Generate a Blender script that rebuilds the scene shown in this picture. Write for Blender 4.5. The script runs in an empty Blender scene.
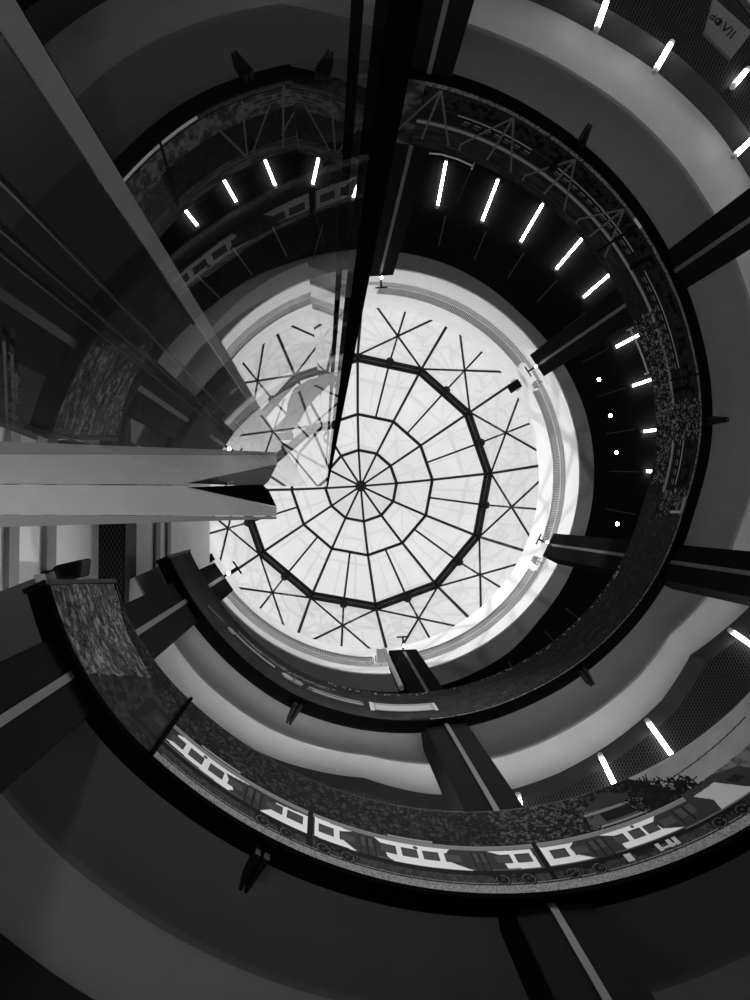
import bpy, bmesh, math, random
import numpy as np
from mathutils import Vector, Matrix

SC = bpy.context.scene
COL = SC.collection
S = 6.0                      # metres per well radius
AX, AY = 0.406, 0.284        # plan position of the well's axis, seen from the camera, in radii
random.seed(4)
rng = np.random.RandomState(7)

# ------------------------------------------------------------------ camera, sky, sun, lamps
F = 550.0
VP = (323.0, 512.3)          # vanishing point of the verticals
def _unit(v): return v / np.linalg.norm(v)
_z = _unit(np.array([VP[0] - 375, -(VP[1] - 500), F]))
_x = np.array([1, 0, 0.]) - _z[0] * _z; _x = _unit(_x)
_y = np.cross(_z, _x)
cam_d = bpy.data.cameras.new('camera')
cam = bpy.data.objects.new('camera', cam_d); COL.objects.link(cam)
cam_d.sensor_fit = 'AUTO'; cam_d.sensor_width = 36.0; cam_d.lens = F / 1000 * 36.0
cam_d.clip_start = 0.01; cam_d.clip_end = 500
def _w(v): return Vector((-float(v[0]), float(v[1]), float(v[2])))
_r = _w((_x[0], _y[0], _z[0])); _u = _w((_x[1], _y[1], _z[1])); _f = _w((_x[2], _y[2], _z[2]))
cam.matrix_world = Matrix(((_r.x, _u.x, -_f.x, 0), (_r.y, _u.y, -_f.y, 0), (_r.z, _u.z, -_f.z, 0), (0, 0, 0, 1)))
SC.camera = cam

world = bpy.data.worlds.new('overcast_sky'); SC.world = world; world.use_nodes = True
nt = world.node_tree; nt.nodes.clear()
wo = nt.nodes.new('ShaderNodeOutputWorld'); bg = nt.nodes.new('ShaderNodeBackground')
tc = nt.nodes.new('ShaderNodeTexCoord'); nz = nt.nodes.new('ShaderNodeTexNoise'); cr = nt.nodes.new('ShaderNodeValToRGB')
nz.inputs['Scale'].default_value = 3.0; nz.inputs['Detail'].default_value = 4
cr.color_ramp.elements[0].position = 0.3; cr.color_ramp.elements[0].color = (.72, .72, .72, 1)
cr.color_ramp.elements[1].position = 0.7; cr.color_ramp.elements[1].color = (.86, .86, .86, 1)
nt.links.new(tc.outputs['Generated'], nz.inputs['Vector']); nt.links.new(nz.outputs['Fac'], cr.inputs['Fac'])
sx = nt.nodes.new('ShaderNodeSeparateXYZ'); nt.links.new(tc.outputs['Generated'], sx.inputs[0])
mr = nt.nodes.new('ShaderNodeMapRange'); mr.inputs[1].default_value = .25; mr.inputs[2].default_value = .85; mr.inputs[3].default_value = 3.2; mr.inputs[4].default_value = 1.0
nt.links.new(sx.outputs['Z'], mr.inputs[0]); nt.links.new(mr.outputs[0], bg.inputs['Strength'])
nt.links.new(cr.outputs['Color'], bg.inputs['Color']); nt.links.new(bg.outputs['Background'], wo.inputs['Surface'])
bg.inputs['Strength'].default_value = 1.0

sun_d = bpy.data.lights.new('sun', 'SUN'); sun = bpy.data.objects.new('sun', sun_d); COL.objects.link(sun)
sun_d.energy = 2.0; sun_d.angle = math.radians(1.2)
sun.rotation_euler = Vector((-0.62, -0.42, -0.62)).to_track_quat('-Z', 'Y').to_euler()

TUBE_EMIT = 14.0
GROUND_FILL_W = 60.0
CORRIDOR_FILL_W = 420.0
SPOT_W = 3200.0
LIFT_FILL_W = 125.0
COVE_EMIT = 3.0

vs = SC.view_settings
vs.view_transform = 'Standard'; vs.look = 'None'; vs.exposure = 0.0; vs.gamma = 1.0; vs.use_curve_mapping = False
SC.cycles.use_denoising = True
SC.cycles.max_bounces = 8; SC.cycles.transparent_max_bounces = 16
SC.cycles.sample_clamp_indirect = 4.0

# ------------------------------------------------------------------ helpers
def mat(name, g, rough=0.8, metal=0.0, spec=0.04, emit=0.0, noise=0.0, nscale=8.0, bump=0.0, bscale=60.0):
    m = bpy.data.materials.new(name); m.use_nodes = True
    n = m.node_tree.nodes; l = m.node_tree.links; b = n['Principled BSDF']
    b.inputs['Base Color'].default_value = (g, g, g, 1)
    b.inputs['Roughness'].default_value = rough; b.inputs['Metallic'].default_value = metal
    b.inputs['Specular IOR Level'].default_value = spec
    if emit:
        b.inputs['Emission Color'].default_value = (1, 1, 1, 1); b.inputs['Emission Strength'].default_value = emit
    t = n.new('ShaderNodeTexCoord')
    if noise:
        z = n.new('ShaderNodeTexNoise'); z.inputs['Scale'].default_value = nscale; z.inputs['Detail'].default_value = 5
        r = n.new('ShaderNodeValToRGB'); a, c = g * (1 - noise), g * (1 + noise)
        r.color_ramp.elements[0].position = .3; r.color_ramp.elements[1].position = .7
        r.color_ramp.elements[0].color = (a, a, a, 1); r.color_ramp.elements[1].color = (c, c, c, 1)
        l.new(t.outputs['Object'], z.inputs['Vector']); l.new(z.outputs['Fac'], r.inputs['Fac']); l.new(r.outputs['Color'], b.inputs['Base Color'])
    if bump:
        z = n.new('ShaderNodeTexNoise'); z.inputs['Scale'].default_value = bscale; z.inputs['Detail'].default_value = 3
        bp = n.new('ShaderNodeBump'); bp.inputs['Strength'].default_value = bump; bp.inputs['Distance'].default_value = 0.01
        l.new(t.outputs['Object'], z.inputs['Vector']); l.new(z.outputs['Fac'], bp.inputs['Height']); l.new(bp.outputs['Normal'], b.inputs['Normal'])
    return m

M = {}
M['plaster'] = mat('white_plaster', .90, .7, noise=.03, nscale=2)
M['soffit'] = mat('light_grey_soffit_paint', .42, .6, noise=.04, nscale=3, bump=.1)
M['soffit_shade'] = mat('shaded_soffit_grey', .20, .6, noise=.04, nscale=3, bump=.1)  # inner soffit band: its shade is put into a darker base colour
M['fascia'] = mat('dark_grey_fascia_paint', .07, .6, noise=.05, nscale=3)
M['black'] = mat('black_metal', .012, .45)
M['lip'] = mat('black_edge_trim', .004, .9, spec=0)
M['column'] = mat('charcoal_column_cladding', .010, .8, spec=.01, noise=.05)
M['strip'] = mat('grey_aluminium_strip', .13, .45)
M['steel'] = mat('black_skylight_steel', .015, .5)
M['white_metal'] = mat('white_powder_coat', .82, .4, spec=.4)
M['grey_metal'] = mat('satin_grey_metal', .35, .35, metal=.7)
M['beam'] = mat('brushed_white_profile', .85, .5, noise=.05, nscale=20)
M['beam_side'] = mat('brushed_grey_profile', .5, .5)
M['floor'] = mat('stone_floor', .38, .5, noise=.12, nscale=1.2)
M['wall_dark'] = mat('dark_gallery_wall', .07, .7, noise=.1, nscale=1)
M['wall_light'] = mat('pale_wall_panel', .72, .6, noise=.04, nscale=2)
M['joint'] = mat('grey_wall_rail', .22, .5)
M['tube'] = mat('lit_tube', .9, .5, emit=TUBE_EMIT)
M['lamp'] = mat('lit_lamp_lens', .9, .5, emit=30.0)
M['cove'] = mat('lit_cove_strip', .9, .5, emit=COVE_EMIT)
M['sheet'] = mat('black_lacquer_panel', .01, .25, spec=.4)
M['lettering'] = mat('black_lettering', .01, .6)
M['sign'] = mat('grey_sign_board', .14, .6, noise=.06)
M['seam'] = mat('bright_steel_seam', .25, .3, metal=.6)
M['back'] = mat('grey_back_panel', .22, .5)

def mesh_mat():
    # expanded-metal mesh ceiling: black backing with a fine diamond lattice of lighter wire
    m = bpy.data.materials.new('expanded_metal_mesh'); m.use_nodes = True
    n = m.node_tree.nodes; l = m.node_tree.links; b = n['Principled BSDF']; b.inputs['Roughness'].default_value = .5
    b.inputs['Specular IOR Level'].default_value = .03
    t = n.new('ShaderNodeTexCoord'); sp = n.new('ShaderNodeSeparateXYZ'); l.new(t.outputs['Object'], sp.inputs[0])
    def mth(op, a, c=None):
        x = n.new('ShaderNodeMath'); x.operation = op
        for i, v in enumerate((a, c)):
            if v is None: continue
            if isinstance(v, (int, float)): x.inputs[i].default_value = v
            else: l.new(v, x.inputs[i])
        return x.outputs[0]
    K = 1 / .075
    u = mth('MULTIPLY', mth('ADD', sp.outputs[0], mth('MULTIPLY', sp.outputs[1], .55)), K)
    v = mth('MULTIPLY', mth('SUBTRACT', sp.outputs[0], mth('MULTIPLY', sp.outputs[1], .55)), K)
    fu = mth('ABSOLUTE', mth('SUBTRACT', mth('FRACT', u), .5)); fv = mth('ABSOLUTE', mth('SUBTRACT', mth('FRACT', v), .5))
    w = mth('GREATER_THAN', mth('MAXIMUM', fu, fv), .40)
    mx = n.new('ShaderNodeMix'); mx.data_type = 'RGBA'
    mx.inputs[6].default_value = (.004, .004, .004, 1); mx.inputs[7].default_value = (.04, .04, .04, 1)
    l.new(w, mx.inputs[0]); l.new(mx.outputs[2], b.inputs['Base Color'])
    return m
M['mesh'] = mesh_mat()

def grille_mat():
    m = bpy.data.materials.new('white_louvre'); m.use_nodes = True
    n = m.node_tree.nodes; l = m.node_tree.links; b = n['Principled BSDF']; b.inputs['Roughness'].default_value = .5
    t = n.new('ShaderNodeUVMap'); t.uv_map = 'uv'; sp = n.new('ShaderNodeSeparateXYZ'); l.new(t.outputs[0], sp.inputs[0])
    f = n.new('ShaderNodeMath'); f.operation = 'FRACT'; l.new(sp.outputs[0], f.inputs[0])
    g = n.new('ShaderNodeMath'); g.operation = 'GREATER_THAN'; g.inputs[1].default_value = .5; l.new(f.outputs[0], g.inputs[0])
    mx = n.new('ShaderNodeMix'); mx.data_type = 'RGBA'
    mx.inputs[6].default_value = (.45, .45, .45, 1); mx.inputs[7].default_value = (.03, .03, .03, 1)
    l.new(g.outputs[0], mx.inputs[0]); l.new(mx.outputs[2], b.inputs['Base Color'])
    return m
M['grille'] = grille_mat()

def glass_mat(name, tint, ior, rough=0.0, dirt=0.0):
    m = bpy.data.materials.new(name); m.use_nodes = True
    n = m.node_tree.nodes; l = m.node_tree.links; n.clear()
    o = n.new('ShaderNodeOutputMaterial'); tr = n.new('ShaderNodeBsdfTransparent'); gl = n.new('ShaderNodeBsdfGlossy')
    mx = n.new('ShaderNodeMixShader'); ge = n.new('ShaderNodeNewGeometry')
    dp = n.new('ShaderNodeVectorMath'); dp.operation = 'DOT_PRODUCT'; l.new(ge.outputs['Normal'], dp.inputs[0]); l.new(ge.outputs['Incoming'], dp.inputs[1])
    def mt(op, a, c=None):
        x = n.new('ShaderNodeMath'); x.operation = op; x.use_clamp = (op == 'ADD')
        for i, v in enumerate((a, c)):
            if v is None: continue
            if isinstance(v, (int, float)): x.inputs[i].default_value = v
            else: l.new(v, x.inputs[i])
        return x.outputs[0]
    # two-sided Schlick reflectance, the same from either face of the pane
    fres = mt('ADD', ior, mt('MULTIPLY', 1 - ior, mt('POWER', mt('SUBTRACT', 1.0, mt('ABSOLUTE', dp.outputs['Value'])), 5.0)))
    tr.inputs['Color'].default_value = (tint, tint, tint, 1); gl.inputs['Roughness'].default_value = rough
    gl.inputs['Color'].default_value = (1, 1, 1, 1)
    if dirt:
        t = n.new('ShaderNodeTexCoord'); z = n.new('ShaderNodeTexNoise'); z.inputs['Scale'].default_value = .7; z.inputs['Detail'].default_value = 6
        r = n.new('ShaderNodeValToRGB'); r.color_ramp.elements[0].position = .35; r.color_ramp.elements[1].position = .65
        a = tint - dirt
        r.color_ramp.elements[0].color = (a, a, a, 1); r.color_ramp.elements[1].color = (tint, tint, tint, 1)
        l.new(t.outputs['Object'], z.inputs['Vector']); l.new(z.outputs['Fac'], r.inputs['Fac']); l.new(r.outputs['Color'], tr.inputs['Color'])
    l.new(fres, mx.inputs[0]); l.new(tr.outputs[0], mx.inputs[1]); l.new(gl.outputs[0], mx.inputs[2]); l.new(mx.outputs[0], o.inputs['Surface'])
    return m
M['pane'] = glass_mat('skylight_glass', .95, .04, dirt=.06)
M['glass'] = glass_mat('clear_lift_glass', .93, .045)

# plan frame: x to the image's right, y to its top, z up; the world's X is mirrored so that the camera looks up at it
def W(x, y, z): return Vector((-x * S, y * S, z * S))
def C(T, r, z):
    ph = math.radians(T + 180); return W(AX + r * math.cos(ph), AY + r * math.sin(ph), z)

class MB:
    def __init__(s): s.v = []; s.f = []; s.m = []; s.uv = None
    def add(s, vs, fs, mi=0):
        b = len(s.v); s.v += [Vector(q) for q in vs]
        for f in fs: s.f.append([b + i for i in f]); s.m.append(mi)
    def grid(s, rows, mi=0, closed=False):
        n = len(rows[0]); b = len(s.v)
        for r in rows: s.v += [Vector(q) for q in r]
        for i in range(len(rows) - 1):
            for j in range(n if closed else n - 1):
                k = (j + 1) % n
                s.f.append([b + i * n + j, b + i * n + k, b + (i + 1) * n + k, b + (i + 1) * n + j]); s.m.append(mi)
    def bar(s, p, q, w, h=None, up=None, mi=0):
        p, q = Vector(p), Vector(q); h = h or w; d = (q - p).normalized()
        up = Vector(up) if up is not None else Vector((0, 0, 1))
        if abs(d.dot(up.normalized())) > .98: up = Vector((1, 0, 0))
        a = d.cross(up).normalized(); c = a.cross(d).normalized()
        vs = [e + a * i * w / 2 + c * j * h / 2 for e in (p, q) for i, j in ((-1, -1), (1, -1), (1, 1), (-1, 1))]
        s.add(vs, [(0, 1, 2, 3), (7, 6, 5, 4), (0, 4, 5, 1), (1, 5, 6, 2), (2, 6, 7, 3), (3, 7, 4, 0)], mi)
    def tube(s, pts, r, n=10, mi=0, caps=True):
        pts = [Vector(p) for p in pts]; rows = []
        for i, p in enumerate(pts):
            d = (pts[min(i + 1, len(pts) - 1)] - pts[max(i - 1, 0)]).normalized()
            up = Vector((0, 0, 1)) if abs(d.z) < .9 else Vector((1, 0, 0))
            a = d.cross(up).normalized(); c = a.cross(d)
            rr = r[i] if isinstance(r, (list, tuple)) else r
            rows.append([p + a * rr * math.cos(2 * math.pi * k / n) + c * rr * math.sin(2 * math.pi * k / n) for k in range(n)])
        b = len(s.v); s.grid(rows, mi, True)
        if caps:
            s.f.append([b + k for k in range(n)][::-1]); s.m.append(mi)
            e = b + (len(rows) - 1) * n; s.f.append([e + k for k in range(n)]); s.m.append(mi)
    def prism(s, poly, dz, mi=0):
        poly = [Vector(p) for p in poly]; n = len(poly); dz = Vector(dz)
        s.add(poly + [p + dz for p in poly], [list(range(n))[::-1], list(range(n, 2 * n))] + [(i, (i + 1) % n, n + (i + 1) % n, n + i) for i in range(n)], mi)
    def build(s, name, mats, parent=None, smooth=False, bevel=0):
        me = bpy.data.meshes.new(name); me.from_pydata([tuple(v) for v in s.v], [], s.f)
        for m in (mats if isinstance(mats, (list, tuple)) else [mats]): me.materials.append(m)
        for p, mi in zip(me.polygons, s.m): p.material_index = mi; p.use_smooth = smooth
        bm = bmesh.new(); bm.from_mesh(me); bmesh.ops.recalc_face_normals(bm, faces=bm.faces); bm.to_mesh(me); bm.free()
        o = bpy.data.objects.new(name, me); COL.objects.link(o)
        if parent is not None:
            o.parent = parent; o.matrix_parent_inverse = Matrix.Translation(-parent.location) if parent.type == 'EMPTY' else Matrix()
        if bevel:
            bv = o.modifiers.new('bevel', 'BEVEL'); bv.width = bevel; bv.segments = 2; bv.limit_method = 'ANGLE'
        return o

def tag(o, label=None, cat=None, group=None, kind=None):
    if label: o['label'] = label
    if cat: o['category'] = cat
    if group: o['group'] = group
    if kind: o['kind'] = kind
    return o
def thing(name, loc, label, cat, group=None):
    o = bpy.data.objects.new(name, None); COL.objects.link(o); o.location = loc; o.empty_display_size = .1
    return tag(o, label, cat, group)

# heights of the parapet's lower edge along the helix (radii); one turn is 360 degrees, 0 = image left, growing through the bottom
XT = [20, 35, 50, 60, 75, 90, 110, 130, 165, 180, 200, 220, 235, 250, 265, 280, 300, 315, 330, 345, 360, 375, 385, 390, 400, 470, 520, 540, 560, 580, 600, 620, 640, 660, 680, 700, 720]
ZT = [1.85, 1.82, 1.79, 1.78, 1.83, 1.89, 1.95, 1.97, 1.97, 1.92, 1.88, 1.82, 1.76, 1.70, 1.63, 1.56, 1.45, 1.37, 1.31, 1.24, 1.17, 1.10, 1.07, 1.03, 1.0, 1.02, 1.03, .98, .95, .92, .83, .74, .65, .55, .46, .37, .28]
_TT = np.arange(20, 721, 1.0)
_zz = np.interp(_TT, XT, ZT); _k = np.ones(9) / 9
_zs = np.convolve(np.pad(_zz, 4, mode='edge'), _k, mode='valid')
def zl(T): return float(np.interp(T, _TT, _zs))
BH = 0.285                                    # parapet height
# outer edge of the smooth soffit, radii from the axis
def rim2(T): return float(np.interp(T, [20, 38, 45, 77, 88, 102, 110, 131, 140, 146, 152, 190, 219, 228, 240, 250, 262, 314, 345],
                                    [1.20, 1.20, 1.215, 1.194, 1.25, 1.298, 1.31, 1.311, 1.278, 1.326, 1.379, 1.445, 1.453, 1.443, 1.413, 1.380, 1.355, 1.348, 1.32]))
def rim1(T): return 1.374 if T < 560 else 1.40

# ------------------------------------------------------------------ the setting
OUT = 2.35
# ground floor
b = MB(); Z0 = -.28
b.grid([[W(x, y, Z0) for x in np.linspace(-2.4, 3.2, 8)] for y in np.linspace(-2.6, 3.2, 8)])
tag(b.build('floor', M['floor']), kind='structure')
# outer gallery wall
b = MB(); Ts = np.linspace(0, 360, 121)
b.grid([[C(t, OUT, z) for t in Ts] for z in (Z0, 1.0, 2.2, 3.44)])
tag(b.build('wall_outer', M['wall_dark'], smooth=True), kind='structure')
# upper ceiling of expanded metal around the skylight
ZC = 3.44
def hole(t):      # inner edge of the upper mesh ceiling
    return float(np.interp(t % 360, [0, 80, 100, 124, 135, 148, 152, 161, 195, 230, 252, 270, 340, 360], [1.39, 1.394, 1.418, 1.412, 1.383, 1.375, 1.37, 1.362, 1.355, 1.328, 1.362, 1.378, 1.385, 1.39]))
b = MB(); b.grid([[C(t, r or hole(t), ZC) for t in Ts] for r in (None, 1.8, OUT)])
tag(b.build('ceiling', M['mesh']), kind='structure')
# fascia ring and white drum under the dome
b = MB(); b.grid([[C(t, hole(t), ZC) for t in Ts], [C(t, 1.352, 3.62) for t in Ts]])
tag(b.build('trim_1', M['fascia'], smooth=True), kind='structure')
b = MB(); b.grid([[C(t, r, z) for t in Ts] for r, z in ((1.352, 3.62), (1.345, 3.625), (1.385, 3.93), (1.365, 3.935), (1.365, 4.08), (1.38, 4.09), (1.372, 4.40))])
tag(b.build('wall_drum', M['plaster'], smooth=False), kind='structure')

def ramp(T0, T1, rim, n, step=1.5, tagn=''):
    Ts = np.arange(T0, T1 + .01, step)
    fl = MB(); fl.grid([[C(t, r, zl(t) + .10) for t in Ts] for r in (1.03, 1.3, OUT)])
    tag(fl.build('floor', M['floor']), kind='structure')
    so = MB(); rows = []
    prof = [(0.0, .02), (.02, .075), (.08, .085), (.20, .072), (.34, .048), (.46, .018), (.50, -.002), (.53, -.010), (.55, -.002), (.60, .004), (1.0, .0)]
    for q, dz in prof: rows.append([C(t, 1.03 + (rim(t) - 1.03) * q, zl(t) + dz) for t in Ts])
    so.grid(rows)
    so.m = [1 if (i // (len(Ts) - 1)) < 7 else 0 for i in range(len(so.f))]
    tag(so.build('ceiling', [M['soffit'], M['soffit_shade']], smooth=True), kind='structure')
    fa = MB(); fa.grid([[C(t, rim(t), zl(t)) for t in Ts], [C(t, rim(t) + .012, zl(t) - .075) for t in Ts]])
    tag(fa.build('trim_%d' % n, M['fascia']), kind='structure')
    me = MB(); me.grid([[C(t, rim(t) + .012, zl(t) - .075) for t in Ts], [C(t, 1.8, zl(t) - .075) for t in Ts], [C(t, OUT, zl(t) - .075) for t in Ts]])
    tag(me.build('ceiling', M['mesh']), kind='structure')
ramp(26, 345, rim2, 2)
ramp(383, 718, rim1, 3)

# wall with the lift on the left and its landing slabs
WX = -.70
b = MB()
b.add([W(WX, -.75, Z0), W(WX, .9, Z0), W(WX, .9, 3.5), W(WX, -.75, 3.5)], [(0, 1, 2, 3)])
wl = b.build('wall_left', M['wall_light']); tag(wl, kind='structure')
def rail(z0, z1, y0=-.75, y1=.9, x=WX, d=.012, m='joint', name='wall_rail', par=wl):
    b = MB(); b.prism([W(x, y0, z0), W(x, y1, z0), W(x, y1, z1), W(x, y0, z1)], W(x + d, 0, 0) - W(x, 0, 0)); return b.build(name, M[m], par)
rail(1.285, 1.325); rail(1.45, 1.50); rail(2.36, 2.42); rail(2.53, 2.58); rail(.8, .84)
# landing slab in front of the lift: mesh underside, dark edge
b = MB(); b.prism([W(WX, -.32, 1.80), W(-.62, -.32, 1.80), W(-.62, .6, 1.80), W(WX, .6, 1.80)], W(0, 0, .012))
tag(b.build('ceiling', M['mesh']), kind='structure')
b = MB(); b.prism([W(WX, -.32, 1.812), W(-.62, -.32, 1.812), W(-.62, .6, 1.812), W(WX, .6, 1.812)], W(0, 0, .08))
b.prism([W(-.625, -.32, 1.80), W(-.618, -.32, 1.80), W(-.618, .6, 1.80), W(-.625, .6, 1.80)], W(0, 0, .10))
tag(b.build('floor', M['fascia']), kind='structure')

# ------------------------------------------------------------------ printed parapets
def vnoise(nt, nv, st, sv, oct=3):
    st, sv = st * 1.4, sv * 1.4
    out = np.zeros((nv, nt)); amp = 1; tot = 0
    for o in range(oct):
        ct, cv = max(2, int(nt / st)) + 2, max(2, int(nv / sv)) + 2
        g = rng.rand(cv, ct)
        x = np.linspace(0, ct - 1.001, nt); y = np.linspace(0, cv - 1.001, nv)
        xi = x.astype(int); yi = y.astype(int); fx = x - xi; fy = (y - yi)[:, None]
        a = g[yi][:, xi] * (1 - fx) + g[yi][:, xi + 1] * fx; c = g[yi + 1][:, xi] * (1 - fx) + g[yi + 1][:, xi + 1] * fx
        out += amp * (a * (1 - fy) + c * fy); tot += amp; amp *= .6; st = max(1, st / 2.1); sv = max(1, sv / 2.1)
    return out / tot

class Print:
    def __init__(s, T0, T1, dT, nv, base=.02):
        s.T = np.arange(T0, T1 + dT / 2, dT); s.v = np.linspace(0, 1, nv); s.g = np.full((nv, len(s.T)), base)
        s.TT, s.VV = np.meshgrid(s.T, s.v)
    def poly(s, pts, g):
        lo = min(p[0] for p in pts); hi = max(p[0] for p in pts)
        i0, i1 = np.searchsorted(s.T, lo), np.searchsorted(s.T, hi) + 1
        X = s.TT[:, i0:i1]; Y = s.VV[:, i0:i1]; ins = np.zeros(X.shape, bool); n = len(pts)
        for i in range(n):
            x1, y1 = pts[i]; x2, y2 = pts[(i + 1) % n]
            if y1 == y2: continue
            c = ((y1 > Y) != (y2 > Y)) & (X < (x2 - x1) * (Y - y1) / (y2 - y1) + x1); ins ^= c
        sub = s.g[:, i0:i1]
        if isinstance(g, np.ndarray): sub[ins] = g[:, i0:i1][ins]
        else: sub[ins] = g
    def rect(s, a, b_, c, d, g): s.poly([(a, c), (b_, c), (b_, d), (a, d)], g)
    def line(s, p, q, w, g, asp=.01):
        # w in degrees; asp converts degrees of arc to v
        k = 1 / 16.3        # one degree of arc = 1/16.3 of the height
        dx, dy = (q[0] - p[0]), (q[1] - p[1]) / k; L = math.hypot(dx, dy) or 1
        nx, ny = -dy / L * w / 2, dx / L * w / 2 * k
        s.poly([(p[0] + nx, p[1] + ny), (q[0] + nx, q[1] + ny), (q[0] - nx, q[1] - ny), (p[0] - nx, p[1] - ny)], g)
    def disc(s, T, v, r, g, inner=0):
        d = np.hypot(s.TT - T, (s.VV - v) * 16.3); m = (d <= r) & (d >= inner); s.g[m] = g if not isinstance(g, np.ndarray) else g[m]
    def band(s, T0, T1, f, g, up=True):
        # fill above (or below) the curve v=f(T)
        m = (s.TT >= T0) & (s.TT <= T1); c = np.interp(s.T, *zip(*f))[None, :]
        m &= (s.VV >= c) if up else (s.VV <= c)
        s.g[m] = g[m] if isinstance(g, np.ndarray) else g

printm = bpy.data.materials.new('printed_panorama'); printm.use_nodes = True
_n = printm.node_tree.nodes; _a = _n.new('ShaderNodeVertexColor'); _a.layer_name = 'print'
printm.node_tree.links.new(_a.outputs['Color'], _n['Principled BSDF'].inputs['Base Color'])
_n['Principled BSDF'].inputs['Roughness'].default_value = .8; _n['Principled BSDF'].inputs['Specular IOR Level'].default_value = .03

def panel(name, P, parent, r=1.0, shear=0.0):
    nv, ntt = P.g.shape
    co = np.zeros((nv, ntt, 3)); ph = np.radians(P.T + 180); z = np.interp(P.T, _TT, _zs)
    for j, v in enumerate(P.v):
        Te = P.T + shear * v * np.clip(1 - (P.T - P.T[0]) / 7, 0, 1); ph = np.radians(Te + 180); z = np.interp(Te, _TT, _zs)
        co[j, :, 0] = -(AX + r * np.cos(ph)) * S; co[j, :, 1] = (AY + r * np.sin(ph)) * S; co[j, :, 2] = (z + v * BH) * S
    idx = np.arange(nv * ntt).reshape(nv, ntt)
    f = np.stack([idx[:-1, :-1], idx[:-1, 1:], idx[1:, 1:], idx[1:, :-1]], -1).reshape(-1, 4)
    me = bpy.data.meshes.new(name); me.from_pydata(co.reshape(-1, 3).tolist(), [], f.tolist())
    ca = me.color_attributes.new('print', 'FLOAT_COLOR', 'POINT')
    g = np.clip(P.g, 0.002, .95).reshape(-1); ca.data.foreach_set('color', np.stack([g, g, g, np.ones_like(g)], 1).reshape(-1))
    me.materials.append(printm)
    o = bpy.data.objects.new(name, me); COL.objects.link(o)
    o.parent = parent; o.matrix_parent_inverse = Matrix.Translation(-parent.location)
    return o

# ---- lower parapet: the train
P1 = Print(384.6, 500, .07, 140)
nt_, nv_ = len(P1.T), 140
n_f = vnoise(nt_, nv_, 6, 4); n_m = vnoise(nt_, nv_, 25, 10); n_s = vnoise(nt_, nv_, 1.3, 1.3, 1); n_h = vnoise(nt_, nv_, 14, 3)
n_v = vnoise(nt_, nv_, 3, 3); veg = .006 + .30 * np.clip(n_v - .50, 0, 1) * np.clip(n_m * 2 - .4, .2, 1.4)
P1.g[:] = veg
g_s = rng.rand(nv_, nt_); g_s = (g_s + np.roll(g_s, 1, 0) + np.roll(g_s, 1, 1)) / 1.5 * .9 + .0
# ground and ballast
P1.band(400, 500, [(400, .24), (500, .24)], .02 + .07 * n_s * n_f * 2, up=False)
P1.band(384, 500, [(384, .09), (400, .09), (500, .10)], .06 + .20 * g_s, up=False)
P1.band(405, 500, [(405, .115), (500, .125)], .06 + .20 * g_s, up=False)
P1.rect(400, 500, .095, .112, .015)
# sky and hill at the right-hand end
P1.band(468, 500, [(468, 1.2), (471, .90), (473, .66), (475, .56), (480, .52), (500, .5)], .20 + .12 * n_m)
P1.band(474, 500, [(474, .55), (478, .58), (485, .60), (492, .68), (500, .76)], .07 + .12 * n_f, up=False)
P1.band(474, 500, [(474, .115), (500, .125)], .06 + .20 * g_s, up=False)
P1.rect(474, 500, .12, .24, .03); P1.rect(474, 500, .095, .112, .015)
P1.line((473, .76), (488.5, .84), .25, .05)
# rock face at the left-hand start
dd = (P1.TT - 384.6) * 1.0 + P1.VV * -5.0
th = P1.TT * .9 + P1.VV * 9 + 3 * n_f
r1 = vnoise(nt_, nv_, 22, 5, 2); r2 = vnoise(nt_, nv_, 9, 2.5, 2)
crack = np.clip(np.abs(r1 - .5) * 14, 0, 1) * np.clip(.25 + np.abs(r2 - .5) * 9, 0, 1)
rock = .62 * (.04 + .55 * np.clip(r2 * .6 + n_h * .4 - .28, 0, 1) + .10 * n_s) * (.12 + .88 * crack) * (.35 + 1.3 * n_m)
edge = np.interp(P1.v, [0, .07, .4, .78, .9, 1], [393.5, 395.0, 397.0, 399.5, 391.5, 387.5])[:, None] + 1.0 * (n_f - .5)
m = P1.TT < edge; P1.g[m] = rock[m]
m = (P1.TT >= edge) & (P1.TT < 405) & (P1.VV < .75); P1.g[m] = (.015 + .10 * np.clip(n_f - .35, 0, 1))[m]

BODY, WHT, WIN, ROOF = .055, .90, .05, .22
def car(T0, T1, first=False):
    P1.rect(T0, T1, .20, .25, .012)
    P1.rect(T0, T1, .245, .49, BODY); P1.rect(T0, T1, .255, .262, .16)
    P1.rect(T0, T1, .475, .525, ROOF); P1.rect(T0, T1, .52, .53, .30)
def stripe(L, R, slantL=1.3, slantR=1.3):
    P1.poly([(L, .475), (L + slantL, .26), (R + slantR, .26), (R, .475)], WHT)
def white(pts): P1.poly(pts, WHT)
def win(a, b_, c=.325, d=.425):
    P1.rect(a, b_, c, d, WIN); P1.rect(a + .12, b_ - .12, c + .012, d - .012, WIN * 2.1)
def door(a, b_):
    P1.rect(a, b_, .25, .46, .05); P1.line(((a + b_) / 2, .25), ((a + b_) / 2, .46), .2, .012)
    P1.rect(a + .25, (a + b_) / 2 - .2, .34, .44, .10); P1.rect((a + b_) / 2 + .2, b_ - .25, .34, .44, .10)
    P1.line((a, .25), (a, .46), .15, .012); P1.line((b_, .25), (b_, .46), .15, .012)
def bogie(a, b_):
    P1.rect(a - 1, b_ + 1, .17, .225, .008)
    for t in (a, b_):
        P1.disc(t, .155, .95, .008); P1.disc(t, .155, .78, .12, .68); P1.disc(t, .155, .18, .07)
    for k in range(26):
        u = rng.uniform(a - 1.2, b_ + 1.2); P1.disc(u, rng.uniform(.14, .22), rng.uniform(.08, .2), rng.choice([.004, .03, .06]))
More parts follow.
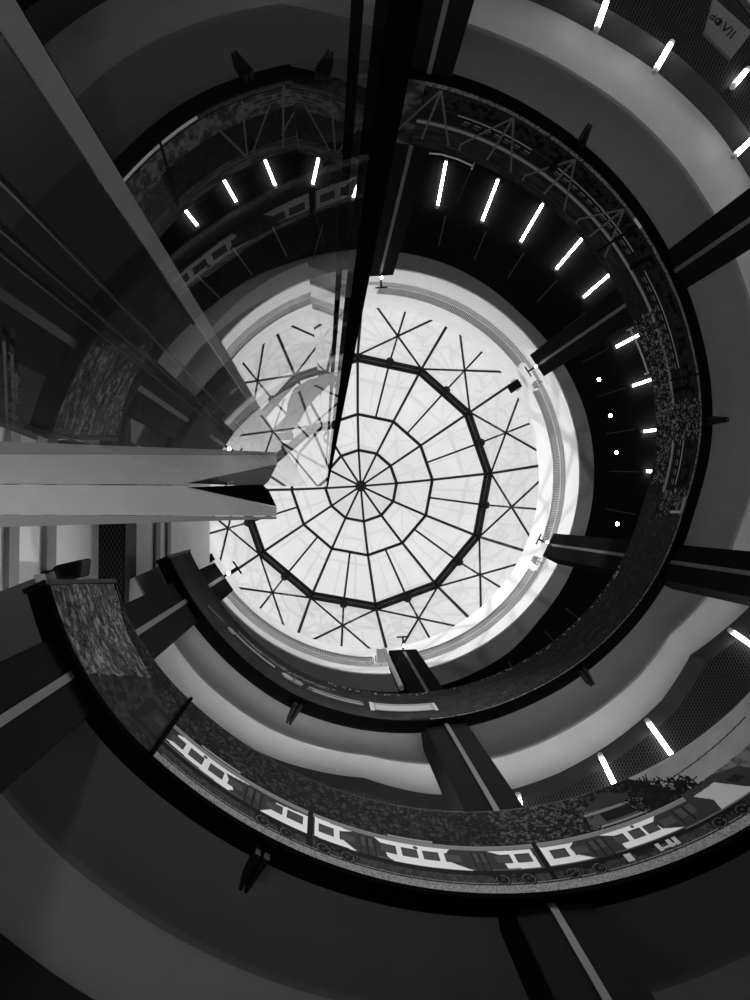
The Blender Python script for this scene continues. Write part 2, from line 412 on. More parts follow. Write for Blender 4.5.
car(401.5, 424.3)
P1.poly([(401, .56), (405.2, .56), (405.2, .18), (401, .18)], .02); P1.poly([(402.6, .50), (405.2, .50), (405.2, .22), (402.0, .25)], .035); P1.rect(403, 404.6, .36, .45, .06)
white([(405.4, .29), (414.2, .26), (414.8, .30), (413.4, .44), (416.4, .475), (407.1, .475), (406.4, .45), (406.4, .33)])
for a in (405.7, 408.4, 411.2, 413.9): win(a, a + 2.0)
door(416.3, 418.3); white([(418.4, .25), (424.2, .25), (424.2, .46), (420.1, .44), (419.6, .33)])
win(418.9, 421.0); win(421.6, 423.6); P1.rect(409.4, 415, .54, .565, .34); P1.disc(410.4, .45, .3, .08)
bogie(418.9, 421.8)
P1.rect(424.2, 424.9, .12, .52, .006)
car(424.9, 452.4)
white([(425.1, .49), (429.8, .47), (428.4, .43), (428.6, .33), (430.2, .25), (425.1, .26)])
win(425.6, 427.5); win(428.2, 430.2); door(430.6, 432.5); P1.rect(430.2, 430.6, .25, .47, BODY)
white([(432.6, .475), (441.8, .475), (441.2, .42), (441.4, .33), (443.9, .25), (434.6, .25), (433.9, .28), (433.4, .42)])
for a in (433.1, 435.7, 438.3, 441.0): win(a, a + 2.0)
P1.rect(434.3, 440, .535, .56, .32); P1.disc(437.6, .45, .3, .08)
door(444.4, 446.1); white([(446.5, .47), (451.9, .47), (452.0, .26), (448.1, .27), (447.8, .43)])
win(447.0, 449.0); win(449.6, 451.5); bogie(446.8, 449.8); bogie(426.2, 429.0)
P1.rect(452.4, 453.0, .12, .54, .006)
car(453.0, 475.0)
white([(453.1, .475), (457.4, .47), (456.6, .42), (456.8, .34), (458.6, .26), (453.1, .26)])
win(454.0, 456.0); win(456.7, 458.6); door(458.9, 461.0)
white([(461.0, .475), (468.4, .475), (467.7, .42), (468.0, .33), (470.2, .26), (462.6, .26), (462.4, .43)])
for a in (462.0, 464.2, 466.2): win(a, a + 1.6)
win(468.2, 470.2); door(470.6, 473.4); win(473.6, 475.2, .34, .45); P1.disc(465.2, .46, .25, .08)
bogie(455.0, 458.2); bogie(473.6, 476.8)
for a, w_ in ((461.6, .9), (465.6, .5), (467.0, .5), (467.8, .5)): P1.rect(a, a + w_, .14, .22, .55)
P1.rect(465.6, 468.2, .15, .17, .5); P1.rect(462.8, 465, .16, .20, .02)
# driving cab nose
P1.poly([(473.2, .56), (478.4, .58), (481.5, .50), (482.6, .36), (482.0, .24), (470, .24), (470.4, .27), (473, .27)], .05)
P1.poly([(474.2, .48), (477.6, .50), (480.2, .25), (475.2, .25), (475.6, .36)], .52); P1.poly([(478.6, .46), (480.2, .46), (480.8, .38), (479.4, .38)], .02)
P1.rect(470, 482, .235, .245, .14)
# station house, tree skeletons, bushes
P1.poly([(460.6, .55), (461.4, .78), (469.5, .74), (468.8, .55)], .10); P1.poly([(460.8, .78), (465.6, .96), (469.8, .76)], .045)
P1.rect(461.0, 468.4, .725, .755, .22); P1.rect(461.0, 468.2, .55, .575, .26); P1.rect(463.0, 467.2, .60, .715, .012)
for k in range(260):
    t = rng.uniform(467.5, 476); v = .55 + rng.rand() * .36 * (1 - abs(t - 471) / 7); a = rng.uniform(-1, 1)
    P1.line((t, v), (t + a, v + rng.uniform(.0, .10)), .22, .006)
for k in range(700):
    t = rng.uniform(449, 462); v = rng.uniform(.54, 1.0); P1.disc(t, v, rng.uniform(.1, .3), rng.choice([.01, .02, .08, .11]))
for k in range(900):
    t = rng.uniform(402, 449); v = rng.uniform(.58, 1.0); P1.disc(t, v, rng.uniform(.1, .35), rng.choice([.008, .015, .035, .055]))
# second half of the lower ramp, seen in the upper right corner
P1b = Print(500.1, 716, .4, 30)
nb = vnoise(len(P1b.T), 30, 8, 5); P1b.g[:] = .02 + .10 * np.clip(nb - .3, 0, 1)
P1b.rect(500, 716, 0, .07, .15); P1b.rect(500, 716, .93, .955, .5)
P1b.rect(560, 716, .56, .60, .3); P1b.rect(500, 716, .40, .43, .10)

P1.g = np.where(P1.g < .12, P1.g * .7, P1.g)
# ---- upper parapet: viaduct, meadow, level crossings
P2 = Print(25.6, 338, .12, 96)
nt_, nv_ = len(P2.T), 96
n_f = vnoise(nt_, nv_, 5, 4); n_m = vnoise(nt_, nv_, 25, 12); n_s = vnoise(nt_, nv_, 1.3, 1.3, 1); n_g = vnoise(nt_, nv_, 20, 2)
P2.g[:] = .02 + .05 * np.clip(n_f - .4, 0, 1) + .03 * n_m
m = P2.TT < 110; P2.g[m] = (.028 + .06 * np.clip(n_m - .3, 0, 1) + .02 * n_s)[m]
m = (P2.TT >= 98) & (P2.TT < 168); P2.g[m] = (.03 + .10 * np.clip(n_f * .5 + n_g * .5 - .35, 0, 1) + .03 * n_s)[m]
# waggons in the meadow
P2.rect(37, 41.5, .42, .56, .08); P2.line((37, .42), (41.5, .56), .4, .16)
P2.rect(43.6, 55.2, .40, .53, .04); P2.rect(43.6, 55.2, .53, .61, .22); P2.disc(43.9, .52, 1.0, .24)
P2.rect(57.5, 61.4, .42, .60, .12); P2.disc(58.2, .52, 1.2, .26); P2.disc(60.8, .52, 1.0, .20)
for k in range(260):
    t = rng.uniform(45, 68); P2.line((t, .72 + rng.uniform(-.04, .05)), (t + 1.4, .72 + rng.uniform(-.05, .05)), .25, rng.choice([.02, .10, .2]))
P2.poly([(62.4, .42), (63.5, .57), (74.8, .57), (75, .42)], .10); P2.rect(64, 74.8, .44, .49, .24); P2.rect(63, 74, .52, .54, .28); P2.rect(66, 71, .495, .52, .015)
P2.rect(76.4, 90.6, .30, .58, .26); P2.rect(77.5, 89.5, .36, .52, .36 ); P2.rect(76.4, 90.6, .28, .33, .03)
P2.rect(76.2, 77, .30, .60, .4); P2.rect(90.1, 90.7, .30, .56, .4)
for k in range(220):
    t = rng.uniform(66, 150); P2.disc(t, rng.uniform(.93, 1.0), rng.uniform(.1, .35), rng.choice([.0, .01, .35]))
# kerb line along the bottom
P2.band(88, 340, [(88, .06), (150, .06), (340, .07)], .13 + .25 * (n_s - .4), up=False)
P2.band(26, 88, [(26, .05), (88, .05)], .05, up=False); P2.rect(84, 88, .02, .10, .02)
P2.rect(88, 338, .068, .082, .008)
# right: railing, pipe and track
def road(a, b_, far=False):
    P2.rect(a, b_, .10, .30, .045); 
    sub = (P2.TT > a) & (P2.TT < b_) & (P2.VV > .12) & (P2.VV < .30) & (n_f > .52); P2.g[sub] = .01
    P2.rect(a, b_, .30, .56, .03)
    P2.rect(a, b_, .555, .585, .10); P2.rect(a, b_, .575, .612, .28); P2.rect(a, b_, .612, .63, .10)
    P2.rect(a, b_, .345, .36, .07)
for a, b_ in ((168.5, 180.6), (188.5, 222), (222, 277)): road(a, b_)
for a, b_ in ((252.5, 268.5), (222.8, 246), (196, 218), (170, 181)):
    P2.rect(a, b_, .362, .378, .62)
    t = a
    while t < b_ - 1:
        P2.rect(t, t + 1.3, .425, .44, .30); P2.rect(t + .3, t + 1.5, .47, .482, .16); t += 2.2
m = (P2.TT > 222) & (P2.TT < 277) & (P2.VV > .64); P2.g[m] = (.03 + .11 * np.clip(n_g - .3, 0, 1))[m]
m = (P2.TT > 276) & (P2.TT < 282); P2.g[m] = (.03 + .25 * np.clip(n_m - .35, 0, 1))[m]
# scrub growing over the track
for a, b_, lo, hi, k in ((180, 188.5, .02, 1, 900), (196, 210, .5, 1, 700), (163, 169, .05, .6, 350), (185, 196, .6, 1, 500), (170, 180, .62, .95, 300)):
    for _ in range(k):
        t, v = rng.uniform(a, b_), rng.uniform(lo, hi); P2.line((t, v), (t + rng.uniform(-.8, .8), v + rng.uniform(-.04, .05)), .25, rng.choice([.008, .02, .05, .12, .22]))
P2.rect(163.3, 163.9, .06, .30, .4); P2.rect(163.3, 167, .06, .09, .35)
# steel masts and trusses
for c, l, r in ((272.9, 279.4, 266), (258.5, 266, 251), (244.2, 251, 236), (230.5, 236, 226)):
    for q in (l, c + 1.2, c - 4.5): P2.line((c, .09), (q, .80 if q == l else .88), .42, .13)
    P2.line((l, .76), (l - .1, .9), .4, .13)
P2.line((226.3, .0), (228, .95), .5, .01); P2.line((219.7, .19), (220.5, .58), 1.1, .006); P2.line((246.8, .16), (247.2, .48), 1.1, .006)
P2.line((193.2, .0), (194, .60), .4, .01); P2.line((191.4, .24), (191.4, .56), 1.0, .006)
P2.rect(225.5, 227.8, .0, .07, .6)
# left: quarry wall with posts
m = P2.TT > 290; gq = .05 + .16 * np.clip(n_f - .3, 0, 1); P2.g[m] = (.045 + .05 * n_s)[m]
P2.band(290, 338, [(290, .30), (300, .34), (314, .36), (338, .40)], gq, up=False)
P2.band(290, 338, [(290, .78), (302, .80), (315, .78), (338, .55)], .05 + .06 * n_g)
m = (P2.TT > 290) & (P2.VV > .34) & (P2.VV < .78) & (P2.TT < 325); P2.g[m] = (.02 + .05 * np.clip(n_f - .4, 0, 1))[m]
P2.band(290, 338, [(290, .06), (338, .06)], .07, up=False); P2.rect(316, 338, .0, .055, .42); P2.rect(290, 338, .07, .085, .008)
P2.line((322.8, .0), (324.6, .88), .5, .006)
for p, q in (((313, .32), (309.5, .84)), ((308.2, .09), (309.2, .83)), ((303.6, .26), (308.1, .83)), ((300.9, .07), (302.1, .92)), ((296, .1), (302, .7))): P2.line(p, q, .35, .11)
for v in (.14, .19, .24): P2.rect(292, 309, v, v + .01, .12)

P2.g = np.clip(P2.g, 0, 1) ** 1.25; P2.g = np.where(P2.g > .045, np.minimum(P2.g * 1.9, .8), P2.g * (.8 + .5 * rng.rand(*P2.g.shape)))
def parapet(P, label, group, extra=(), shear=0.0):
    T0, T1 = P.T[0], P.T[-1]
    e = thing('curved_parapet', C((T0 + T1) / 2, 1.0, zl((T0 + T1) / 2)), label, 'parapet')
    panel('printed_panel', P, e, 1.0, shear)
    Ts = np.arange(T0, T1 + .01, 1.0)
    b = MB()
    ring = [(1.001, 1.0), (1.001, .998), (1.035, .998), (1.035, .0), (.999, .0)]
    sh = lambda t, v: t + shear * v * max(0, 1 - (t - T0) / 7)
    rows = [[C(sh(t, v), r, zl(t) + BH * v) for t in Ts] for r, v in ((1.000, 1.0), (1.000, 1.012), (1.035, 1.012), (1.035, 0))]
    b.grid(rows)
    b.build('backing', M['black'], e)
    b = MB()
    rows = [[C(t, r, zl(t) + dz) for t in Ts] for r, dz in ((.999, .002), (.996, .0), (.998, -.010), (1.026, -.013), (1.04, .0), (1.04, .03))]
    b.grid(rows)
    b.build('edge_trim', M['lip'], e)
    for t in extra:
        b = MB(); b.prism([C(t - .22, .9995, zl(t)), C(t + .22, .9995, zl(t)), C(t + .22, .9995, zl(t) + BH), C(t - .22, .9995, zl(t) + BH)], C(t, .992, 0) - C(t, 1.0, 0))
        b.build('joint_cover', M['lip'], e)
    for t in (T0, T1):
        q = shear if t == T0 else 0; g = -.55 if t == T0 else .55
        b = MB(); b.prism([C(t + g, .997, zl(t) - .010), C(t, .997, zl(t) - .010), C(t + q, .997, zl(t) + BH + .006), C(t + q + g, .997, zl(t) + BH + .006)], C(t, 1.04, 0) - C(t, .997, 0))
        b.build('end_post', M['black'], e)
    return e
parapet(P1, 'wide curved parapet printed with a passenger train and a rock face at its start', None, (405.1,), 2.2)
parapet(P1b, 'lowest stretch of curved parapet passing the upper right corner', None)
parapet(P2, 'upper curved parapet ring printed with railway bridge trusses and scrub, just below the skylight', None)

# ------------------------------------------------------------------ skylight dome
dome = thing('glass_dome', C(0, 0, 4.4), 'round glass skylight dome with black steel ribs in twelve bays', 'skylight')
R0, R1, R2, R3 = (1.375, 4.40), (1.187, 5.10), (.725, 5.62), (.382, 5.86)
AP = 5.94; PH = 4.2
def D(k, ring):      # vertex k (may be .5) of a ring; half steps lie on the chord
    r, z = ring
    def v(i): ph = math.radians(30 * i + PH); return W(AX + r * math.cos(ph), AY + r * math.sin(ph), z)
    k0 = math.floor(k)
    return v(k0) if k == k0 else (v(k0) + v(k0 + 1)) / 2
def E0(k):           # points on the circular base
    ph = math.radians(30 * k + PH); return W(AX + R0[0] * math.cos(ph), AY + R0[0] * math.sin(ph), R0[1])
apx = W(AX, AY, AP)
for ring, w in ((R1, .16), (R2, .16), (R3, .17)):
    b = MB()
    for k in range(12):
        b.bar(D(k, ring), D(k + 1, ring), w, w * 1.1)
        if ring is R1:
            r2 = (ring[0] - .045, ring[1] + .02); b.bar(D(k, r2), D(k + 1, r2), w, w)
    b.build('ring_beam', M['steel'], dome)
b = MB()
for k in range(12):
    r1, r2 = (R1[0] - .01, R1[1] + .015), (R1[0] - .035, R1[1] + .022); b.add([D(k, r1), D(k + 1, r1), D(k + 1, r2), D(k, r2)], [(0, 1, 2, 3)])
b.build('gutter', M['joint'], dome)
b = MB(); b.tube([apx + Vector((0, 0, -.22)), apx + Vector((0, 0, .15))], .36, 16); b.build('hub', M['steel'], dome)
for k in range(12):
    b = MB(); b.bar(E0(k), D(k, R1), .13); b.bar(D(k, R1), D(k, R2), .14); b.bar(D(k, R2), D(k, R3), .14); b.bar(D(k, R3), apx, .13)
    b.build('rib', M['steel'], dome)
    b = MB(); b.bar(D(k + .5, R1), D(k + .5, R2), .11); b.bar(E0(k + .5), D(k + .5, R1), .095)
    b.build('mid_rib', M['steel'], dome)
    for p, q in (((E0(k + .18)), D(k + 1, R1)), (E0(k + .82), D(k, R1))):
        b = MB(); b.bar(p, q, .085); b.build('brace', M['steel'], dome)
    b = MB(); b.tube([D(k + .5, R1) - Vector((0, 0, .16)), D(k + .5, R1) + Vector((0, 0, .1))], .24, 8); b.build('node', M['steel'], dome)
    up = Vector((0, 0, .07))
    for A in ([D(k, R3), D(k + 1, R3), apx], [D(k, R2), D(k + 1, R2), D(k + 1, R3), D(k, R3)],
              [D(k, R1), D(k + .5, R1), D(k + .5, R2), D(k, R2)], [D(k + .5, R1), D(k + 1, R1), D(k + 1, R2), D(k + .5, R2)],
              [E0(k), E0(k + .25), E0(k + .5), E0(k + .75), E0(k + 1), D(k + 1, R1), D(k, R1)]):
        b = MB(); b.add([p + up for p in A], [list(range(len(A)))]); b.build('glass_pane', M['pane'], dome)

# louvred air grilles on the drum, one arc between each pair of columns
def uvarc(T0, T1, r0, z0, z1, name, m, parent=None, per=.55):
    Ts = np.arange(T0, T1 + .01, 1.0); me = bpy.data.meshes.new(name)
    v = [tuple(C(t, r0, z0)) for t in Ts] + [tuple(C(t, r0 - .004, z1)) for t in Ts]; n = len(Ts)
    f = [(i, i + 1, n + i + 1, n + i) for i in range(n - 1)]; me.from_pydata(v, [], f)
    uv = me.uv_layers.new(name='uv')
    for p in me.polygons:
        for li, vi in zip(p.loop_indices, p.vertices): uv.data[li].uv = (Ts[vi % n] / per, 0 if vi < n else 1)
    me.materials.append(m); o = bpy.data.objects.new(name, me); COL.objects.link(o)
    if parent: o.parent = parent; o.matrix_parent_inverse = Matrix.Translation(-parent.location)
    return o
for (a, b_), wh in zip(((98, 148), (158, 208), (218, 270), (278, 328), (38, 88), (338, 388)),
                       ('lower right', 'right hand', 'upper right', 'upper left', 'lower left', 'left hand')):
    e = thing('air_grille', C((a + b_) / 2, 1.36, 3.95), 'curved louvred air grille on the %s side of the white skylight drum' % wh, 'grille')
    uvarc(a, b_, 1.362, 3.95, 4.06, 'louvre', M['grille'], e)
    b = MB(); Ts = np.arange(a - .6, b_ + .61, 1.0)
    b.grid([[C(t, r, z) for t in Ts] for r, z in ((1.363, 3.94), (1.355, 3.94), (1.355, 3.95), (1.361, 3.95))])
    b.grid([[C(t, r, z) for t in Ts] for r, z in ((1.357, 4.06), (1.350, 4.06), (1.350, 4.075), (1.363, 4.075))])
    b.build('frame', M['white_metal'], e)

# ------------------------------------------------------------------ columns
def column(T, label, top=3.10, w=.150, d=.10, r=1.065, z0=Z0):
    c0 = C(T, r, 0); rad = (C(T, 1, 0) - C(T, 0, 0)).normalized(); tan = Vector((-rad.y, rad.x, 0))
    e = thing('column', Vector((c0.x, c0.y, z0 * S)), label, 'column')
    hw, hd = w * S / 2, d * S / 2
    b = MB(); poly = [c0 + rad * i * hd + tan * j * hw + Vector((0, 0, z0 * S)) for i, j in ((-1, -1), (-1, 1), (1, 1), (1, -1))]
    b.prism(poly, (0, 0, (top - z0) * S)); b.build('shaft', M['column'], e, bevel=.02)
    b = MB(); f = c0 - rad * (hd + .012)
    b.bar(f + Vector((0, 0, z0 * S + .1)), f + Vector((0, 0, top * S - .15)), .085, .03, up=rad); b.build('centre_strip', M['strip'], e)
    if abs(T - 91) < 1:
        b = MB(); g = c0 - rad * (hd - .02) + tan * (hw + .12); b.tube([g + Vector((0, 0, 2.3 * S)), g + Vector((0, 0, 2.95 * S))], .07, 10); b.build('conduit', M['white_metal'], e)
    return c0, rad, tan, top * S
CT = {'ur': (214.4, 'dark square column with a grey centre strip at the upper right of the skylight'),
      'lr': (152.3, 'dark square column with a grey centre strip, middle right, level with the skylight centre'),
      'top': (275.6, 'dark square column with a grey centre strip beside the black glass post at the top'),
      'bot': (91.0, 'dark square column crossing behind both parapets at the bottom centre'),
      'll': (34.0, 'dark square column beside the rock printed end of the parapet, lower left'),
      'ul': (334, 'dark square column hidden behind the lift glass, upper left')}
colpos = {}
for k, (T, lab) in CT.items(): colpos[k] = column(T, lab, {'ll': 2.5, 'bot': 2.92, 'top': 2.97}.get(k, 3.10))

def spot(base, rad, tan, label, energy=0):
    # small spotlight on a cross arm at a column head
    e = thing('spotlight', base, label, 'spotlight', None)
    b = MB(); b.tube([base, base - rad * .42], .03, 8); b.tube([base - rad * .42 - tan * .2, base - rad * .42 + tan * .2], .025, 8); b.build('arm', M['black'], e)
    b = MB(); h = base - rad * .2 + Vector((0, 0, -.05))
    b.tube([h, h + Vector((0, 0, -.16)), h + Vector((0, 0, -.2))], [.035, .06, .06], 12); hd = b.build('lamp_head', M['grey_metal'], e)
    b = MB(); b.tube([h + Vector((0, 0, -.2)), h + Vector((0, 0, -.215))], .045, 12); b.build('lens', M['lamp'], hd)
for k, lab in (('ur', 'small lit spotlight on the head of the upper right column'), ('top', 'small lit spotlight on the head of the topmost column'),
               ('lr', 'small spotlight with a cross arm on the head of the middle right column'), ('bot', 'small spotlight on the head of the bottom centre column'),
               ('ll', 'bright spotlight at the lower left rim of the skylight')):
    c0, rad, tan, top = colpos[k]; spot(Vector((c0.x, c0.y, top)) - rad * .31 - Vector((0, 0, .12)), rad, tan, lab)

# floodlights on brackets on the drum
def flood(T, z, label, m, w=.42, h=.30, ring=False):
    p = C(T, 1.34, z); rad = (C(T, 1, 0) - C(T, 0, 0)).normalized(); tan = Vector((-rad.y, rad.x, 0))
    e = thing('floodlight', p, label, 'floodlight')
    b = MB(); b.bar(p - rad * .25 + tan * -w / 2, p - rad * .25 + tan * w / 2, h * 2, .16, up=Vector((0, 0, 1)) * 1.0 + rad * .6); b.build('housing', M[m], e, bevel=.02)
    b = MB(); b.tube([p + rad * .12, p - rad * .2], .03, 8); b.tube([p - rad * .05 - tan * w * .6, p - rad * .05 + tan * w * .6], .022, 8)
    b.tube([p - rad * .05 - tan * w * .6, p - rad * .28 - tan * w * .6], .022, 8); b.tube([p - rad * .05 + tan * w * .6, p - rad * .28 + tan * w * .6], .022, 8); b.build('bracket', M['grey_metal'], e)
    if ring:
        b = MB(); c = p - rad * .1 + tan * .5 - Vector((0, 0, .1)); b.tube([c + tan * .16 * math.cos(a) + rad * .16 * math.sin(a) for a in np.linspace(0, 2 * math.pi, 25)], .014, 6, caps=False); b.build('hoop', M['grey_metal'], e)
flood(213.0, 4.18, 'black boxy floodlight on the upper right of the white drum', 'black')
flood(90.3, 3.88, 'pale boxy floodlight with a wire hoop at the bottom of the white drum', 'white_metal', ring=True)
flood(209.5, 3.85, 'small pale floodlight clamped below the black one on the drum', 'white_metal', .25, .12)
flood(151, 3.9, 'small pale floodlight on the right side of the drum beside the column head', 'white_metal', .25, .12)
flood(27, 3.78, 'dark floodlight on the lower left of the drum', 'black', .3, .12)
flood(8, 3.85, 'dark floodlight on the left of the drum above the lift wall', 'black', .3, .12)

# ------------------------------------------------------------------ ceiling lights
def tube_light(T, r0, r1, z, label, group, drop=.12):
    p, q = C(T, r0, z), C(T, r1, z); p.z -= drop; q.z -= drop
    e = thing('tube_light', (p + q) / 2, label, 'ceiling light', group)
    b = MB(); d = (q - p).normalized()
    b.tube([p, p + d * .03, q - d * .03, q], [.035, .052, .052, .035], 10); tb = b.build('tube', M['tube'], e, smooth=True)
    b = MB(); b.bar(p + Vector((0, 0, .065)), q + Vector((0, 0, .065)), .06, .05); b.bar((p * .8 + q * .2), (p * .8 + q * .2) + Vector((0, 0, drop)), .02); b.bar((p * .2 + q * .8), (p * .2 + q * .8) + Vector((0, 0, drop)), .02)
    b.build('batten', M['black'], e)
    b = MB(); b.tube([p - d * .05, p + d * .02], .055, 10); b.build('end_cap', M['white_metal'], tb)
    b = MB(); b.tube([q + d * .05, q - d * .02], .055, 10); b.build('end_cap', M['white_metal'], tb)
order = ['first', 'second', 'third', 'fourth', 'fifth', 'sixth', 'seventh', 'eighth', 'ninth']
for i, T in enumerate((259.2, 249, 239.5, 229.7, 221.1, 208.0, 198.7, 188.3, 179.5)):
    tube_light(T, 1.70, 2.0, ZC, 'white tube light inside the upper parapet ring, %s clockwise from the black glass post' % order[i], 'tube lights on the upper mesh ceiling')
for i, T in enumerate((292.0, 300.0, 308.6)):
    tube_light(T, 1.88, 2.06, ZC, 'short tube light seen through the lift glass, %s from the glass corner leftwards' % order[i], 'tube lights on the upper mesh ceiling')
for i, T in enumerate((101.6, 116.4, 126.0, 146.3)):
    tube_light(T, 1.272 if T < 140 else 1.29, 1.56, zl(T) - .07, 'tube light under the lower gallery ceiling, %s from the bottom column towards the right edge' % order[i], 'tube lights under the lower gallery ceiling')
for i, T in enumerate((223.3, 230.0, 240.0, 250.2)):
    tube_light(T, (1.35, 1.495, 1.318, 1.298)[i], (1.62, 1.567, 1.424, 1.395)[i], zl(T) - .07, 'short tube light in the upper right corner, %s from the right edge' % order[i], 'tube lights in the upper right corner')
# round downlights in the upper mesh ceiling
for T, nm in ((202.8, 'topmost'), (193.4, 'second'), (184.1, 'third'), (166.6, 'lowest')):
    p = C(T, 1.51 if T > 170 else 1.55, ZC)
    e = thing('downlight', p, 'small round downlight in the dark mesh ceiling right of the skylight, %s of four' % nm, 'downlight')
    b = MB(); b.tube([p + Vector((0, 0, .02)), p - Vector((0, 0, .05))], [.11, .10], 14); b.build('rim', M['black'], e)
    b = MB(); b.tube([p - Vector((0, 0, .05)), p - Vector((0, 0, .06))], .07, 14); b.build('lens', M['lamp'], e)
# radial joint strips of the mesh ceilings
for T in list(np.arange(160, 325, 9.7)) + [110, 122, 134, 142]:
    b = MB(); b.bar(C(T, 1.46, ZC - .004), C(T, 1.66, ZC - .004), .035, .02); tag(b.build('ceiling_joint_strip', M['joint']), 'thin grey radial strip on the upper mesh ceiling', 'ceiling strip', 'radial strips on the upper mesh ceiling')
# curved lighting rails hung above the upper parapet
def at(px, py, z):
    d = np.array([px - 375, -(py - 500), F]); u = np.array([d @ _x, d @ _y, d @ _z]); u = u / u[2] * z; return W(u[0], u[1], z)
for pts, lab in ((((427, 153), (441, 154), (458, 159), (473, 166)), 'thin white curved rail hanging over the parapet beside the black post'),
                 (((630, 329), (637, 343), (643, 358), (648, 373)), 'thin white curved rail hanging over the parapet at the right')):
    P = [at(x, y, 2.9) for x, y in pts]; e = thing('light_rail', P[1], lab, 'light rail')
    b = MB(); b.tube(P, .028, 8); b.build('rail', M['white_metal'], e)
    for p, q in ((P[0], P[1]), (P[-1], P[-2])):
        d = (q - p).normalized(); t = Vector((-d.y, d.x, 0))
        b = MB(); b.bar(p - t * .12, p + t * .12, .05); b.build('end_bracket', M['white_metal'], e)
        b = MB(); b.tube([p, Vector((p.x, p.y, ZC * S))], .008, 6); b.build('wire', M['black'], e)

# unseen fill lights added over the ground floor, under the outer gallery ceiling (outside the picture)
for i, T in enumerate((398, 412, 520, 560)):
    p = C(T, 1.75, zl(T) - .10)
    ld = bpy.data.lights.new('ground_fill', 'AREA'); ld.shape = 'DISK'; ld.size = 1.0; ld.energy = GROUND_FILL_W * (2.5 if T < 500 else .4)
    lo = bpy.data.objects.new('ground_fill', ld); COL.objects.link(lo); lo.location = p

for i, T in enumerate((44, 58, 72, 86, 100, 114, 128, 205, 222, 240, 258)):  # unseen fill lights added in the corridors to brighten the soffits by bounce
    p = C(T, 1.95, zl(T) - .09)
    ld = bpy.data.lights.new('corridor_fill', 'AREA'); ld.shape = 'DISK'; ld.size = .6; ld.energy = CORRIDOR_FILL_W * (2.3 if T < 80 else 1.0 if T < 150 else .6)
    lo = bpy.data.objects.new('corridor_fill', ld); COL.objects.link(lo); lo.location = p

# glowing cove strip tucked behind the upper parapet's edge
Ts = np.arange(36, 88, 1.0); e = thing('cove_light', C(60, 1.05, zl(60)), 'warm strip of light glowing from behind the upper parapet edge, lower left', 'cove light')
b = MB(); b.grid([[C(t, 1.0425, zl(t) + .030) for t in Ts], [C(t, 1.0425, zl(t) + .045) for t in Ts]]); b.build('light_strip', M['cove'], e)
b = MB(); b.grid([[C(t, 1.0405, zl(t) + .026) for t in Ts], [C(t, 1.0415, zl(t) + .05) for t in Ts]]); b.build('channel', M['grey_metal'], e)

# pointed brackets under the parapet edges
for T, lab in ((61.5, 'black forked bracket under the upper parapet, below left of the skylight'), (419.8, 'black forked bracket under the train parapet at the lower left'),
               (122, 'black pointed bracket under the upper parapet, lower right'), (183, 'black pointed bracket on the right outer side of the upper parapet'),
               (245, 'black pointed bracket on the upper right of the upper parapet'), (306, 'black pointed bracket on the upper left of the upper parapet')):
    z = zl(T) - .04; e = thing('parapet_bracket', C(T, 1.05, z), lab, 'bracket')
    for s in (-1, 1):
        b = MB(); b.prism([C(T + s * .15, 1.01, z), C(T + s * .85, 1.01, z), C(T + s * .45, 1.075, z), C(T + s * .1, 1.075, z)], (0, 0, .28)); b.build('fork', M['black'], e, bevel=.01)
    b = MB(); b.bar(C(T - .6, 1.06, z + .01), C(T + .6, 1.06, z + .01), .06); b.build('cross_bar', M['black'], e)

# loudspeaker hanging by the left wall
e = thing('loudspeaker', at(66, 571, 1.42), 'black loudspeaker hanging in front of the pale wall at the left', 'loudspeaker')
b = MB(); b.prism([at(47, 574, 1.42), at(55, 565.5, 1.42), at(79, 560, 1.42), at(82, 561.5, 1.42), at(80, 578, 1.42), at(69, 581, 1.42), at(56, 579.5, 1.42)], (0, 0, .35)); b.build('cabinet', M['black'], e, bevel=.02)
b = MB(); b.prism([at(58, 568, 1.418), at(77, 563.5, 1.418), at(76, 576, 1.418), at(60, 577.5, 1.418)], (0, 0, .01)); b.build('grille', M['lip'], e)
b = MB(); b.tube([at(52, 573, 1.43), at(44, 574, 1.45), W(WX, -.17, 1.46)], .05, 10); b.build('bracket', M['black'], e)

# sign board in the upper right corner
zb = 1.40
e = thing('sign_board', at(728, 30, zb), 'grey sign board with black letters in the upper right corner', 'sign')
b = MB(); b.prism([at(714, -2, zb), at(752, 32, zb), at(731, 59, zb), at(705, 33, zb)], (0, 0, .05)); b.build('board', M['sign'], e)
def letters(txt, px, py, size, z, par):
    cu = bpy.data.curves.new('lettering', 'FONT'); cu.body = txt; cu.size = size; cu.extrude = .004; cu.align_x = 'CENTER'; cu.align_y = 'CENTER'
    o = bpy.data.objects.new('lettering', cu); COL.objects.link(o); cu.materials.append(M['lettering'])
    X = Vector((-.76, -.65, 0)).normalized(); Y = Vector((-.65, .76, 0)).normalized(); Z = X.cross(Y); p = at(px, py, z) - Vector((0, 0, .006)) - par.location
    o.matrix_world = Matrix(((X.x, Y.x, Z.x, p.x), (X.y, Y.y, Z.y, p.y), (X.z, Y.z, Z.z, p.z), (0, 0, 0, 1))); o.parent = par
letters('d\u0424', 716, 20.5, .19, zb, e); letters('VII', 728, 31, .24, zb, e)

# ------------------------------------------------------------------ glass lift shaft corner next to the camera (metres)
def m3(x, y, z): return Vector((-x, y, z))
def pq(px, py, y):     # point of the vertical plane y seen at a pixel
    d = np.array([px - 375, -(py - 500), F]); u = np.array([d @ _x, d @ _y, d @ _z]); u = u / u[1] * y; return m3(*u)
HT, DY = .80, .0376
lift = thing('lift_glass_screen', m3(0, DY, -1.6), 'tall glass lift screen with pale top rail and black corner post next to the viewer', 'glass screen')
cx = .0071
k = -math.tan(math.radians(5.2))
